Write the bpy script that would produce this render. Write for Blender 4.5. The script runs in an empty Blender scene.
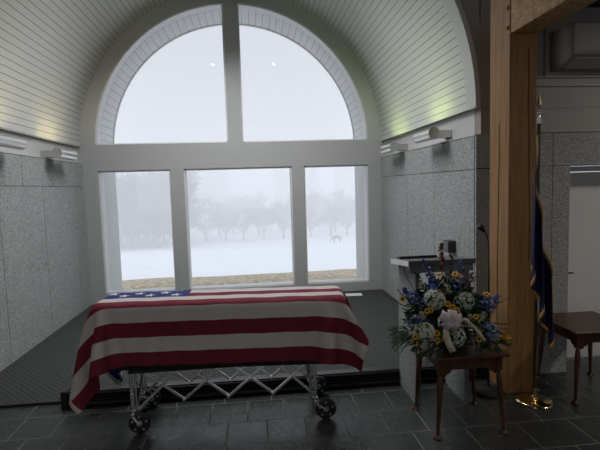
import bpy, bmesh, math, random
import numpy as np
from mathutils import Vector, Matrix
PI = math.pi
random.seed(7)
sc = bpy.context.scene
C = sc.collection

# ------------------------------------------------------------------ materials
class NT:
    def __init__(s, name):
        s.m = bpy.data.materials.new(name); s.m.use_nodes = True
        s.t = s.m.node_tree; s.n = s.t.nodes; s.b = s.n['Principled BSDF']; s.out = s.n['Material Output']
    def node(s, typ, **kw):
        n = s.n.new(typ)
        for k, v in kw.items():
            if k.startswith('i_'):
                n.inputs[k[2:]].default_value = v
            else: setattr(n, k, v)
        return n
    def link(s, a, b): s.t.links.new(a, b)
    def M(s, op, a, b=None, c=None):
        n = s.n.new('ShaderNodeMath'); n.operation = op
        for i, x in enumerate((a, b, c)):
            if x is None: continue
            if isinstance(x, (int, float)): n.inputs[i].default_value = x
            else: s.link(x, n.inputs[i])
        return n.outputs[0]
    def mix(s, f, a, b):
        n = s.n.new('ShaderNodeMix'); n.data_type = 'RGBA'
        for i, x in ((0, f), (6, a), (7, b)):
            if isinstance(x, (int, float)): n.inputs[i].default_value = x
            elif isinstance(x, tuple): n.inputs[i].default_value = (*x[:3], 1)
            else: s.link(x, n.inputs[i])
        return n.outputs[2]
    def noise(s, scale, detail=4, rough=.55, coord='Object', vec=None, stretch=None):
        n = s.node('ShaderNodeTexNoise'); n.inputs['Scale'].default_value = scale
        n.inputs['Detail'].default_value = detail; n.inputs['Roughness'].default_value = rough
        v = vec if vec is not None else s.coord(coord)
        if stretch:
            mp = s.node('ShaderNodeMapping'); mp.inputs['Scale'].default_value = stretch
            s.link(v, mp.inputs[0]); v = mp.outputs[0]
        s.link(v, n.inputs['Vector']); return n.outputs['Fac']
    def coord(s, c='Object'):
        if not hasattr(s, 'tc'): s.tc = s.n.new('ShaderNodeTexCoord')
        return s.tc.outputs[c]
    def ramp(s, f, p0, p1, c0=(0, 0, 0), c1=(1, 1, 1)):
        n = s.n.new('ShaderNodeValToRGB'); e = n.color_ramp.elements
        e[0].position = p0; e[1].position = p1; e[0].color = (*c0, 1); e[1].color = (*c1, 1)
        s.link(f, n.inputs[0]); return n.outputs[0]
    def base(s, c):
        if isinstance(c, tuple): s.b.inputs['Base Color'].default_value = (*c, 1)
        else: s.link(c, s.b.inputs['Base Color'])
    def set(s, rough=.5, metal=0, spec=.5):
        s.b.inputs['Roughness'].default_value = rough; s.b.inputs['Metallic'].default_value = metal
        s.b.inputs['Specular IOR Level'].default_value = spec
    def bump(s, h, strength=.3, dist=.01):
        n = s.n.new('ShaderNodeBump'); n.inputs['Strength'].default_value = strength
        n.inputs['Distance'].default_value = dist; s.link(h, n.inputs['Height']); s.link(n.outputs[0], s.b.inputs['Normal'])

def plain(name, c, rough=.5, metal=0, spec=.5, var=.08, scale=30):
    m = NT(name)
    if var:
        f = m.noise(scale)
        m.base(m.mix(f, tuple(x*(1-var) for x in c), tuple(min(1, x*(1+var)) for x in c)))
    else: m.base(c)
    m.set(rough, metal, spec); return m.m

def mat_granite(name, k=1.0):
    m = NT(name)
    f = m.noise(60, 3, .75); g = m.noise(2.2, 2)
    c = m.ramp(f, .34, .66, (.20*k, .21*k, .212*k), (.62*k, .64*k, .64*k))
    c2 = m.mix(g, c, m.mix(.22, c, (.2*k, .21*k, .215*k)))
    m.base(c2); m.set(.72, 0, .25); m.bump(f, .25, .003); return m.m
GRAN = mat_granite('speckled_grey_panel')
def mat_slate():
    m = NT('slate_tiles')
    br = m.node('ShaderNodeTexBrick'); br.offset = .5; br.offset_frequency = 2; br.squash = 1.35; br.squash_frequency = 3
    for k, v in (('Scale', 1), ('Mortar Size', .005), ('Mortar Smooth', .3), ('Brick Width', .31), ('Row Height', .36), ('Bias', 0)): br.inputs[k].default_value = v
    mp = m.node('ShaderNodeMapping'); mp.inputs['Location'].default_value = (.1, .27, 0)
    m.link(m.coord('Object'), mp.inputs[0]); m.link(mp.outputs[0], br.inputs['Vector'])
    br.inputs['Color1'].default_value = (.022, .028, .027, 1); br.inputs['Color2'].default_value = (.040, .047, .044, 1)
    br.inputs['Mortar'].default_value = (.19, .195, .18, 1)
    n1 = m.noise(5, 6, .65); n2 = m.noise(26, 5, .6)
    c = m.mix(m.M('MULTIPLY', n1, .55), br.outputs['Color'], (.016, .022, .021))
    m.base(c)
    m.b.inputs['Specular IOR Level'].default_value = .75
    rr = m.M('ADD', m.M('ADD', m.M('MULTIPLY', n2, .3), .16), m.M('MULTIPLY', br.outputs['Fac'], .4)); m.link(rr, m.b.inputs['Roughness'])
    h = m.M('ADD', m.M('MULTIPLY', n1, .55), m.M('MULTIPLY', n2, .35))
    h = m.M('SUBTRACT', h, m.M('MULTIPLY', br.outputs['Fac'], .6))
    m.bump(h, .6, .015); return m.m
def mat_carpet():
    m = NT('charcoal_loop_carpet')
    w = m.node('ShaderNodeTexChecker'); w.inputs['Scale'].default_value = 30
    m.link(m.coord('Object'), w.inputs['Vector'])
    n = m.ramp(m.noise(48, 3, .8), .38, .62)
    w.inputs['Color1'].default_value = (.014, .016, .016, 1); w.inputs['Color2'].default_value = (.070, .077, .074, 1)
    c = m.mix(n, m.mix(.55, w.outputs['Color'], (.05, .055, .055)), m.mix(.5, w.outputs['Color'], (.12, .125, .12)))
    m.base(c); m.set(.95, 0, .1); m.bump(n, .6, .006); return m.m
def mat_boards(name, pitch, c=(.62, .64, .62), seam=(.20, .205, .20)):
    # painted tongue-and-groove boards: UV.x runs across the boards in metres
    m = NT(name)
    s = m.node('ShaderNodeSeparateXYZ'); m.link(m.coord('UV'), s.inputs[0])
    fr = m.M('FRACT', m.M('DIVIDE', s.outputs[0], pitch))
    d = m.M('ABSOLUTE', m.M('SUBTRACT', fr, .5))
    g = m.M('GREATER_THAN', d, .5-.05*.085/pitch)
    n = m.noise(3, 3)
    m.base(m.mix(g, m.mix(n, c, tuple(x*.93 for x in c)), seam))
    m.set(.45, 0, .4)
    hb = m.ramp(d, .44, .5, (1, 1, 1), (0, 0, 0)); m.bump(hb, .5, .004); return m.m
def mat_wood(name, c0, c1, rough=.5, stretch=(14, 14, 1.2), cracks=False, spec=.35):
    m = NT(name)
    f = m.noise(2.2, 6, .62, stretch=stretch); g = m.noise(9, 5, .7, stretch=stretch)
    k = m.M('ADD', m.M('MULTIPLY', f, .6), m.M('MULTIPLY', g, .4))
    c = m.ramp(k, .36, .66, c0, c1)
    if cracks:
        cr = m.noise(1.6, 2, .5, stretch=tuple(x*1.6 for x in stretch))
        e = m.M('LESS_THAN', m.M('ABSOLUTE', m.M('SUBTRACT', cr, .5)), .0018)
        c = m.mix(e, c, tuple(x*.15 for x in c0))
    m.base(c); m.set(rough, 0, spec); m.bump(k, .25, .004); return m.m
SLATE = mat_slate(); CARPET = mat_carpet()
WHITE = plain('white_paint', (.56, .57, .56), .5, var=.04, scale=3)
TRIMW = plain('bright_white_trim', (.86, .87, .87), .4, var=.03, scale=4)
FRAMEG = plain('grey_white_frame_paint', (.50, .51, .51), .45, var=.03, scale=3)
BEIGE = plain('taupe_wall_paint', (.34, .30, .275), .6, var=.05, scale=3)
BOARD = mat_boards('vault_boards', .085); BOARD_OUT = mat_boards('soffit_boards', .125, (.78, .80, .82), (.3, .31, .32))
BOARD_UP = mat_boards('dim_wall_boards', .14, (.42, .41, .40), (.1, .1, .1))
POSTW = mat_wood('honey_timber', (.25, .125, .042), (.43, .235, .085), .55, (9, 9, .8), True)
BEAMW = mat_wood('rough_sawn_timber', (.24, .12, .04), (.70, .44, .19), .6, (16, 8, 16), False)
TABW = mat_wood('mahogany_stain', (.042, .018, .010), (.125, .055, .028), .32, (10, 3, 3))
TABW2 = mat_wood('turned_mahogany', (.040, .018, .010), (.115, .052, .027), .3, (6, 6, 1.5))
DARKC = plain('dark_timber_ceiling', (.055, .035, .022), .7, scale=6, var=.3)
CHROME = plain('bright_steel', (.92, .93, .94), .22, 1, var=.03)
STEELB = plain('brushed_steel', (.62, .61, .58), .3, 1, var=.06, scale=60)
BRASS = plain('polished_brass', (.78, .60, .30), .16, 1, var=.05)
BLACKP = plain('black_plastic', (.018, .018, .019), .4, var=.2)
RUBBER = plain('black_rubber', (.012, .012, .013), .55, var=.2)
DARKM = plain('dark_metal', (.03, .03, .032), .35, .6, var=.2)
GREYL = plain('grey_laminate', (.13, .14, .155), .45, var=.1)
WHITEL = plain('white_laminate', (.82, .83, .85), .35, var=.02)
CASK = mat_wood('dark_casket_wood', (.004, .003, .003), (.012, .006, .005), .3, (2, 9, 9))
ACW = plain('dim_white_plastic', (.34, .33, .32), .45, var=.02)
DOORW = plain('painted_door', (.78, .78, .78), .4, var=.03, scale=3)
PAPER = plain('white_paper', (.85, .86, .88), .6, var=.02)

def mat_glass():
    m = NT('window_glass')
    tr = m.node('ShaderNodeBsdfTransparent'); gl = m.node('ShaderNodeBsdfGlossy'); gl.inputs['Roughness'].default_value = .01
    fr = m.node('ShaderNodeFresnel'); fr.inputs[0].default_value = 1.45
    mx = m.node('ShaderNodeMixShader'); m.link(m.M('MULTIPLY', fr.outputs[0], .9), mx.inputs[0])
    tr.inputs[0].default_value = (.985, .99, .99, 1)
    m.link(tr.outputs[0], mx.inputs[1]); m.link(gl.outputs[0], mx.inputs[2]); m.link(mx.outputs[0], m.out.inputs[0]); return m.m
GLASS = mat_glass()
def emit(name, c, s):
    m = NT(name); m.base((.8, .8, .8)); m.b.inputs['Emission Color'].default_value = (*c, 1); m.b.inputs['Emission Strength'].default_value = s; return m.m

# ------------------------------------------------------------------ mesh helpers
def tagk(o, kind=None, label=None, cat=None, group=None):
    if kind: o['kind'] = kind
    if label: o['label'] = label
    if cat: o['category'] = cat
    if group: o['group'] = group
    return o
def obj(name, bm, mat, parent=None, smooth=False, bevel=0, label=None, seg=2, uv=None):
    me = bpy.data.meshes.new(name)
    bmesh.ops.recalc_face_normals(bm, faces=bm.faces[:])
    bm.to_mesh(me); bm.free()
    for mt in (mat if isinstance(mat, (list, tuple)) else [mat]): me.materials.append(mt)
    if smooth:
        for p in me.polygons: p.use_smooth = True
    o = bpy.data.objects.new(name, me); C.objects.link(o)
    if parent: o.parent = parent
    if bevel:
        b = o.modifiers.new('bevel', 'BEVEL'); b.width = bevel; b.segments = seg; b.limit_method = 'ANGLE'; b.angle_limit = .6
    if smooth == 'auto':
        es = o.modifiers.new('edges', 'EDGE_SPLIT'); es.split_angle = .7
    if label: o['label'] = label
    return o
def thing(name, label, cat, loc=(0, 0, 0), rz=0, group=None):
    o = bpy.data.objects.new(name, None); C.objects.link(o); o.location = loc; o.rotation_euler = (0, 0, rz)
    o.empty_display_size = .1
    return tagk(o, None, label, cat, group)
def box(bm, x0, x1, y0, y1, z0, z1, mi=0, mtx=None):
    vs = [bm.verts.new((x, y, z)) for z in (z0, z1) for x, y in ((x0, y0), (x1, y0), (x1, y1), (x0, y1))]
    if mtx is not None:
        for v in vs: v.co = mtx @ v.co
    for f in ((0, 3, 2, 1), (4, 5, 6, 7), (0, 1, 5, 4), (1, 2, 6, 5), (2, 3, 7, 6), (3, 0, 4, 7)):
        bm.faces.new([vs[i] for i in f]).material_index = mi
    return vs
def B(*a, **k):
    bm = bmesh.new(); box(bm, *a, **k); return bm
def frame_for(d):
    d = d.normalized(); a = Vector((0, 0, 1)) if abs(d.z) < .95 else Vector((1, 0, 0))
    x = d.cross(a).normalized(); return x, d.cross(x).normalized()
def tube(bm, pts, r, n=8, cap=True, mi=0):
    pts = [Vector(p) for p in pts]; rs = r if isinstance(r, (list, tuple)) else [r]*len(pts)
    rings = []; x0 = None
    for i, p in enumerate(pts):
        d = (pts[min(i+1, len(pts)-1)]-pts[max(i-1, 0)])
        if d.length < 1e-9: d = Vector((0, 0, 1))
        x, y = frame_for(d)
        if x0 is not None:
            dn = d.normalized(); x = (x0-dn*x0.dot(dn))
            x = x.normalized() if x.length > 1e-6 else frame_for(d)[0]
            y = dn.cross(x)
        x0 = x
        rings.append([bm.verts.new(p+(x*math.cos(2*PI*k/n)+y*math.sin(2*PI*k/n))*rs[i]) for k in range(n)])
    for a, b in zip(rings, rings[1:]):
        for k in range(n): bm.faces.new((a[k], a[(k+1) % n], b[(k+1) % n], b[k])).material_index = mi
    if cap:
        bm.faces.new(rings[0][::-1]).material_index = mi; bm.faces.new(rings[-1]).material_index = mi
def lathe(bm, prof, n=24, c=(0, 0, 0), mtx=None, mi=0):
    rings = []
    for r, z in prof:
        ring = [bm.verts.new((c[0]+r*math.cos(2*PI*k/n), c[1]+r*math.sin(2*PI*k/n), c[2]+z)) for k in range(n)]
        if mtx is not None:
            for v in ring: v.co = mtx @ v.co
        rings.append(ring)
    for a, b in zip(rings, rings[1:]):
        for k in range(n): bm.faces.new((a[k], a[(k+1) % n], b[(k+1) % n], b[k])).material_index = mi
    bm.faces.new(rings[0][::-1]).material_index = mi; bm.faces.new(rings[-1]).material_index = mi
def prism(bm, poly, axis, a, b, mi=0):
    """extrude polygon (2 coords of the other axes, in xyz order) along axis from a to b"""
    def mk(p, t):
        q = list(p); q.insert(axis, t); return bm.verts.new(q)
    A = [mk(p, a) for p in poly]; Bv = [mk(p, b) for p in poly]
    bm.faces.new(A).material_index = mi; bm.faces.new(Bv[::-1]).material_index = mi
    n = len(poly)
    for i in range(n): bm.faces.new((A[i], Bv[i], Bv[(i+1) % n], A[(i+1) % n])).material_index = mi
def arcband(bm, cx, cz, r0, r1, y0, y1, n=72, a0=0, a1=PI, mi=0, uvl=None):
    """half ring r0..r1 extruded along y"""
    rows = []
    for k in range(n+1):
        a = a0+(a1-a0)*k/n
        rows.append([bm.verts.new((cx+r*math.cos(a), y, cz+r*math.sin(a))) for r, y in ((r0, y0), (r0, y1), (r1, y1), (r1, y0))])
    for k in range(n):
        p, q = rows[k], rows[k+1]
        for i in range(4):
            f = bm.faces.new((p[i], p[(i+1) % 4], q[(i+1) % 4], q[i])); f.material_index = mi
            if uvl is not None:
                for l in f.loops:
                    kk = k if l.vert in p else k+1
                    l[uvl].uv = (r0*(a1-a0)*kk/n, l.vert.co.y)
    bm.faces.new(rows[0][::-1]); bm.faces.new(rows[-1])
def struct(name, bm, mat, parent=None, **k):
    o = obj(name, bm, mat, parent, **k)
    if not parent: o['kind'] = 'structure'
    return o

# ------------------------------------------------------------------ dimensions (metres)
BW = 8.04                      # window wall
XL, XR = -2.741, 2.276         # granite faces of the alcove
YA = 4.57                      # mouth of the alcove
CX, RV, ZS = -.236, 2.52, 2.64   # barrel vault
AR, ZT = 2.285, 2.672          # arched window

# ------------------------------------------------------------------ floor
struct('floor', B(-8, 9, -6, 8.2, -.12, 0), SLATE)
bm = bmesh.new(); box(bm, XL-.02, XR+.02, 4.31, 8.04, .001, .018)
struct('floor_carpet', bm, CARPET)
bm = bmesh.new(); box(bm, XL-.02, XR, 4.285, 4.312, .0005, .024)
struct('trim_1', bm, BLACKP, bevel=.004)

# ------------------------------------------------------------------ alcove side walls with granite panels
def panels(name, x, side, top_j, low_j, zj, ztop, ynear, yfar):
    bm = bmesh.new(); g = .004; t = .02
    def pan(y0, y1, z0, z1):
        x0, x1 = (x-t, x) if side < 0 else (x, x+t)
        box(bm, x0, x1, y0+g, y1-g, z0+g, z1-g)
    ys = [ynear]+sorted(low_j)+[yfar]
    for a, b in zip(ys, ys[1:]): pan(a, b, 0, zj)
    ys = [ynear]+sorted(top_j)+[yfar]
    for a, b in zip(ys, ys[1:]): pan(a, b, zj, ztop)
    o = struct(name, bm, GRAN)
    return o
panels('wall_left', XL, -1, [5.98], [5.4, 6.5, 7.62], 2.0, 2.37, YA, BW)
panels('wall_right', XR, 1, [6.13], [5.655, 6.657, 7.643], 2.02, 2.36, YA, BW)
# solid walls behind the panels, with the recessed white band above
for nm, s in (('wall_left_band', -1), ('wall_right_band', 1)):
    bm = bmesh.new()
    if s < 0:
        box(bm, -3.1, XL-.0205, YA+.03, BW, 0, 2.35, 0); box(bm, -3.1, -2.80, YA+.03, BW, 2.35, ZS+.02, 1)
    else:
        box(bm, XR+.0205, 2.45, YA+.03, BW, 0, 2.34, 0); box(bm, 2.335, 2.45, YA+.13, BW, 2.34, ZS+.02, 1)
    struct(nm, bm, [DARKM, WHITE])
# caps along the top of the granite
struct('trim_2', B(-2.80, XL+.004, YA+.02, BW, 2.372, 2.385), WHITE)
struct('trim_3', B(XR-.004, 2.335, YA, BW, 2.362, 2.375), WHITE)

# granite end face of the right wall
bm = bmesh.new(); box(bm, XR, 2.5, YA-.02, YA+.02, 0, 2.02); box(bm, XR, 2.5, YA-.02, YA+.02, 2.03, 2.36)
struct('wall_right_end', bm, GRAN)

# ------------------------------------------------------------------ vault
bm = bmesh.new(); uvl = bm.loops.layers.uv.new('UVMap')
arcband(bm, CX, ZS, RV, RV+.14, YA+.2, BW, 96, 0, PI, 0, uvl)
struct('ceiling', bm, BOARD)
bm = bmesh.new(); arcband(bm, CX, ZS, RV-.004, RV+.12, YA-.0, YA+.2, 96)
struct('trim_4', bm, WHITE)
bm = bmesh.new(); arcband(bm, CX, ZS, RV-.02, RV+.03, YA-.035, YA-.0, 96)
struct('trim_5', bm, WHITE)

# front wall over the alcove mouth (taupe), an arch cut in it
bm = bmesh.new()
N = 48
for i in range(N):
    a, b = PI*i/N, PI*(i+1)/N
    r = RV+.03
    p = [(CX+r*math.cos(a), ZS+r*math.sin(a)), (CX+r*math.cos(b), ZS+r*math.sin(b))]
    prism(bm, [p[0], (p[0][0], 5.6), (p[1][0], 5.6), p[1]], 1, YA, YA+.12) if abs(p[0][0]-p[1][0]) > 1e-4 else None
box(bm, 2.335, 2.55, YA, YA+.12, 2.345, 5.6)
box(bm, -7, CX-RV-.03, YA, YA+.12, 2.36, 5.6)
struct('wall_front', bm, BEIGE)
bm = bmesh.new(); arcband(bm, CX, ZS, RV+.03, RV+.16, YA-.022, YA-.001, 96)
struct('trim_6', bm, BEIGE)
bm = bmesh.new(); box(bm, -7, XL+.004, YA-.02, YA-.001, 0, 2.37)
struct('wall_front_panel', bm, GRAN)

# ------------------------------------------------------------------ window wall
Y0, Y1 = BW, BW+.06
wins = [(-2.508, -1.339), (-1.118, .706), (.916, 2.0435)]
bm = bmesh.new()
box(bm, -3.1, 2.5, Y0, Y1, -.1, .176)
box(bm, -3.1, 2.5, Y0, Y1, 2.245, ZT)
xs = [-3.1, wins[0][0], wins[0][1], wins[1][0], wins[1][1], wins[2][0], wins[2][1], 2.5]
for a, b in zip(xs[::2], xs[1::2]): box(bm, a, b, Y0, Y1, .176, 2.245)
arcband(bm, CX, ZT, AR, 2.7, Y0, Y1, 96)
box(bm, -.349, -.117, Y0, Y1, ZT, ZT+AR+.01)
struct('wall_back', bm, FRAMEG)
# windows: slim white sashes and panes set at the outside of the wall
for k, (a, b) in enumerate(wins):
    bm = bmesh.new(); w = .035; z0, z1 = .176, 2.245; w = .022
    for q in ((a, a+w, z0, z1), (b-w, b, z0, z1), (a, b, z0, z0+w), (a, b, z1-w, z1)):
        box(bm, q[0], q[1], Y0+.02, Y1+.17, q[2], q[3])
    fr = struct('window_%d' % (k+1), bm, TRIMW)
    obj('pane', B(a+w, b-w, Y0+.03, Y0+.038, z0+w, z1-w), GLASS, fr)
for k, (sx, a0, a1) in enumerate(((-1, PI/2, PI), (1, 0, PI/2))):
    bm = bmesh.new(); arcband(bm, CX, ZT, AR-.022, AR+.004, Y0+.02, Y1+.17, 48, a0, a1)
    xa = -.349 if sx < 0 else -.117
    box(bm, min(xa, xa+sx*.03), max(xa, xa+sx*.02), Y0+.02, Y1+.17, ZT, ZT+AR-.03)
    xe = CX+sx*AR
    box(bm, min(xa, xe), max(xa, xe), Y0+.02, Y1+.17, ZT, ZT+.02)
    fr = struct('window_%d' % (k+4), bm, TRIMW)
    n = 40; r = AR-.015
    pts = [(CX+r*math.cos(a0+(a1-a0)*i/n), ZT+.02+r*math.sin(a0+(a1-a0)*i/n)) for i in range(n+1)]
    pts = [p for p in pts if (p[0]-xa)*sx > .0] + [(xa, ZT+.02)] if sx > 0 else [(xa, ZT+.02)]+[(xa, ZT+.02+r)]+[p for p in pts if (p[0]-xa)*sx > 0]
    if sx > 0: pts = pts[:-1]+[(xa, ZT+.02+r), (xa, ZT+.02)]
    b2 = bmesh.new(); prism(b2, pts, 1, Y0+.03, Y0+.038); obj('pane', b2, GLASS, fr)
# exterior porch: deep board-lined arch and granite cheeks
RS = 2.262; YE = 8.98
bm = bmesh.new(); uvl = bm.loops.layers.uv.new('UVMap')
arcband(bm, CX, ZT, RS, RS+.2, Y1+.175, YE, 96, 0, PI, 0, uvl)
struct('ceiling_porch', bm, BOARD_OUT)
bm = bmesh.new(); arcband(bm, CX, ZT, RS-.014, RS+.2, YE, YE+.05, 96)
struct('trim_7', bm, TRIMW)
GRL = plain('pale_outdoor_panel', (.74, .78, .79), .7, var=.12, scale=60)
bm = bmesh.new(); box(bm, CX-RS-.2, CX-RS, Y1+.175, YE+.05, -1, ZT); box(bm, CX+RS, CX+RS+.2, Y1+.175, YE+.05, -1, ZT)
struct('wall_outer', bm, GRL)

# ------------------------------------------------------------------ right part of the room
bm = bmesh.new()
box(bm, 2.50, 2.842, 4.17, 4.6, 0, 2.02); box(bm, 2.848, 3.02, 4.17, 4.6, 0, 2.02)
box(bm, 2.50, 2.842, 4.17, 4.6, 2.026, 2.33); box(bm, 2.848, 5.2, 4.17, 4.6, 2.026, 2.33)
box(bm, 4.02, 7, 4.17, 4.6, 0, 2.026)
struct('wall_right_pier', bm, GRAN)
bm = bmesh.new(); box(bm, 2.50, 7, 4.19, 4.6, 2.335, 5.6)
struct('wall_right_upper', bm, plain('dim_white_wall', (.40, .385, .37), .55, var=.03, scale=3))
bm = bmesh.new()
for z, h, t in ((2.335, .016, .03), (2.56, .008, .006), (2.76, .016, .022), (2.84, .012, .03), (3.0, .008, .006), (3.16, .008, .006)):
    box(bm, 2.5, 7, 4.19-t, 4.195, z, z+h)
struct('trim_8', bm, plain('ledge_paint', (.44, .425, .41), .5, var=.02), bevel=.002)
# door set back in the wall
bm = bmesh.new(); box(bm, 3.02, 3.065, 4.47, 4.55, 0, 2.02); box(bm, 3.975, 4.02, 4.47, 4.55, 0, 2.02); box(bm, 3.065, 3.975, 4.47, 4.55, 1.965, 2.02)
dr = struct('door_1', bm, DOORW)
obj('door_leaf', B(3.07, 3.97, 4.49, 4.535, .01, 1.96), DOORW, dr, bevel=.003)
bm = bmesh.new(); tube(bm, [(3.16, 4.49, .93), (3.16, 4.43, .93), (3.26, 4.425, .93)], .009, 8); lathe(bm, [(.0, 0), (.025, 0), (.025, .008), (0, .008)], 16, mtx=Matrix.Translation((3.16, 4.49, .93)) @ Matrix.Rotation(PI/2, 4, 'X'))
obj('door_handle', bm, DARKM, dr, smooth=True)

# enclosing room behind and beside the camera, with three unseen openings added in its rear wall for fill light
bm = bmesh.new()
rw = [(-5.6, -3.4), (-1.1, 1.1), (3.2, 5.4)]; xs = [-7]+[v for w in rw for v in w]+[7]
for a, b in zip(xs[::2], xs[1::2]): box(bm, a, b, -6.1, -6, 0, 5.6)
for a, b in rw: box(bm, a, b, -6.1, -6, 0, .9); box(bm, a, b, -6.1, -6, 3.2, 5.6)
struct('wall_rear', bm, WHITE)
struct('wall_west', B(-7.1, -7, -6, 4.69, 0, 5.6), WHITE)
struct('wall_east', B(7, 7.1, -6, 4.6, 0, 5.6), WHITE)
struct('ceiling_main', B(-7.1, 2.42, -6.1, 4.69, 5.6, 5.7), WHITE)
struct('ceiling_side', B(2.36, 7.1, -6.1, 4.2, 3.48, 3.6), DARKC)
struct('wall_header', B(2.34, 2.42, -6.1, 3.8, 3.4, 5.6), BEIGE)

# ------------------------------------------------------------------ timber post and beam
t = thing('timber_post', 'tall square honey-coloured timber post with a long drying crack, behind the brass flag stand', 'post', (2.36, 3.975, 0))
bm = bmesh.new()
box(bm, -.16, .085, -.165, .165, 0, 5.58)
obj('post_shaft', bm, POSTW, t, bevel=.008)
for z in (3.176, 3.339):
    bm = bmesh.new(); box(bm, -.168, -.155, -.145, -.118, z-.016, z+.016); obj('peg', bm, TABW, t, bevel=.002)
bm = bmesh.new(); random.seed(3)
pts = [(-.1612, .005+.01*math.sin(z*2.1)+random.uniform(-.004, .004), z) for z in np.arange(.0, 2.5, .1)]
tube(bm, pts, .0032, 4)
pts = [(.02+.012*math.sin(z*1.5)+random.uniform(-.004, .004), -.1662, z) for z in np.arange(1.2, 3.1, .1)]
tube(bm, pts, .003, 4); obj('drying_crack', bm, RUBBER, t, label='dark crack running down the timber')
o = obj('timber_beam', B(2.205, 2.44, -6, 3.81, 3.12, 3.47), BEAMW, bevel=.008)
tagk(o, None, 'rough sawn timber beam running overhead from the post towards the viewer', 'beam')

# ------------------------------------------------------------------ wall air conditioner
t = thing('air_conditioner', 'wall-mounted air conditioner with curved underside high above the white door', 'air conditioner', (2.81, 4.165, 2.89))
prof = [(0, 0), (-.06, .002), (-.14, .02), (-.22, .048), (-.305, .085), (-.31, .34), (-.28, .355), (0, .355)]
bm = bmesh.new(); prism(bm, prof, 0, 0, .95); obj('housing', bm, ACW, t, bevel=.006)
n = Vector((0, -.165, .065)).normalized()
bm = bmesh.new()
prism(bm, [(-.10, .001), (-.105, .009), (-.275, .062), (-.272, .054)], 0, .05, .9); obj('louver', bm, plain('louver_plastic', (.44, .43, .42), .4, var=.02), t)
bm = bmesh.new(); prism(bm, [(-.082, .0), (-.086, .008), (-.104, .0125), (-.100, .0035)], 0, .04, .91); obj('air_slot', bm, BLACKP, t)
bm = bmesh.new(); box(bm, .0, .95, -.316, -.305, .10, .112); obj('front_lip', bm, ACW, t, bevel=.002)
o = obj('refrigerant_pipe_cover', B(2.745, 2.785, 4.15, 4.19, 2.85, 3.45), ACW, bevel=.004)
tagk(o, None, 'slim vertical pipe cover on the wall just left of the air conditioner', 'pipe cover')

# ------------------------------------------------------------------ wall sconces
def sconce(label, x, y0, y1, z, wx, col, group='cylinder wall lights above the grey panels'):
    t = thing('wall_sconce', label, 'wall light', (wx, (y0+y1)/2, z))
    L = (y1-y0)/2; r = .068; dx = x-wx; n = 28
    # open topped drum
    bm = bmesh.new(); g0, g1 = math.radians(125), math.radians(415)
    rows = []
    for k in range(n+1):
        a = g0+(g1-g0)*k/n
        rows.append([bm.verts.new((dx+rr*math.cos(a), yy, rr*math.sin(a))) for rr, yy in ((r, -L), (r, L), (r-.004, L), (r-.004, -L))])
    for p, q in zip(rows, rows[1:]):
        for i in range(4): bm.faces.new((p[i], p[(i+1) % 4], q[(i+1) % 4], q[i]))
    bm.faces.new(rows[0]); bm.faces.new(rows[-1][::-1])
    obj('drum', bm, STEELB, t, smooth='auto')
    for yy in (-L, L):
        bm = bmesh.new(); lathe(bm, [(.0, -.004), (r+.001, -.004), (r+.001, .004), (0, .004)], 28, mtx=Matrix.Translation((dx, yy, 0)) @ Matrix.Rotation(PI/2, 4, 'X'))
        obj('end_cap', bm, STEELB, t, smooth='auto')
    s = 1 if dx > 0 else -1
    bm = bmesh.new(); box(bm, min(0, dx-s*.05), max(0, dx-s*.05), -L*.75, -L*.1, -.045, .04); obj('mounting_arm', bm, STEELB, t, bevel=.004)
    bm = bmesh.new(); tube(bm, [(dx, -L*.8, .01), (dx, L*.8, .01)], .016, 10)
    obj('bulb', bm, emit('bulb_glow', col, 60), t, smooth=True)
WARM = (1, .80, .34); GRN = (.80, 1, .28)
sconce('brushed steel cylinder light on the left wall, cut by the photo edge', -2.56, 5.0, 5.60, 2.468, -2.80, WARM)
sconce('brushed steel cylinder light at the far end of the left wall, beside the arched window', -2.56, 6.58, 7.14, 2.437, -2.80, WARM)
sconce('brushed steel cylinder light on the right wall, nearer the viewer', 2.10, 5.2, 5.72, 2.46, 2.335, GRN)
sconce('brushed steel cylinder light at the far end of the right wall, beside the arched window', 2.10, 6.71, 7.23, 2.434, 2.335, GRN)

# small box on the granite
t = thing('control_box', 'small dark grey square box mounted on the right grey wall above the lectern', 'wall box', (XR, 5.1, 1.165))
obj('box_body', B(-.085, .001, -.075, .075, -.068, .068), plain('charcoal_plastic', (.06, .065, .07), .5), t, bevel=.004)
obj('face_plate', B(-.092, -.085, -.066, .066, -.058, .058), plain('grey_plate', (.045, .048, .05), .35), t, bevel=.002)

# paper on the carpet
bm = bmesh.new(); box(bm, -.14, .14, -.09, .09, 0, .004)
for v in bm.verts: v.co.z += .012*max(0, v.co.x)*2
o = obj('paper_sheet', bm, PAPER); o.location = (1.68, 7.74, .0185); o.rotation_euler = (0, 0, -.12)
tagk(o, None, 'white sheet of paper lying on the carpet under the right-hand window', 'paper')

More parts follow.
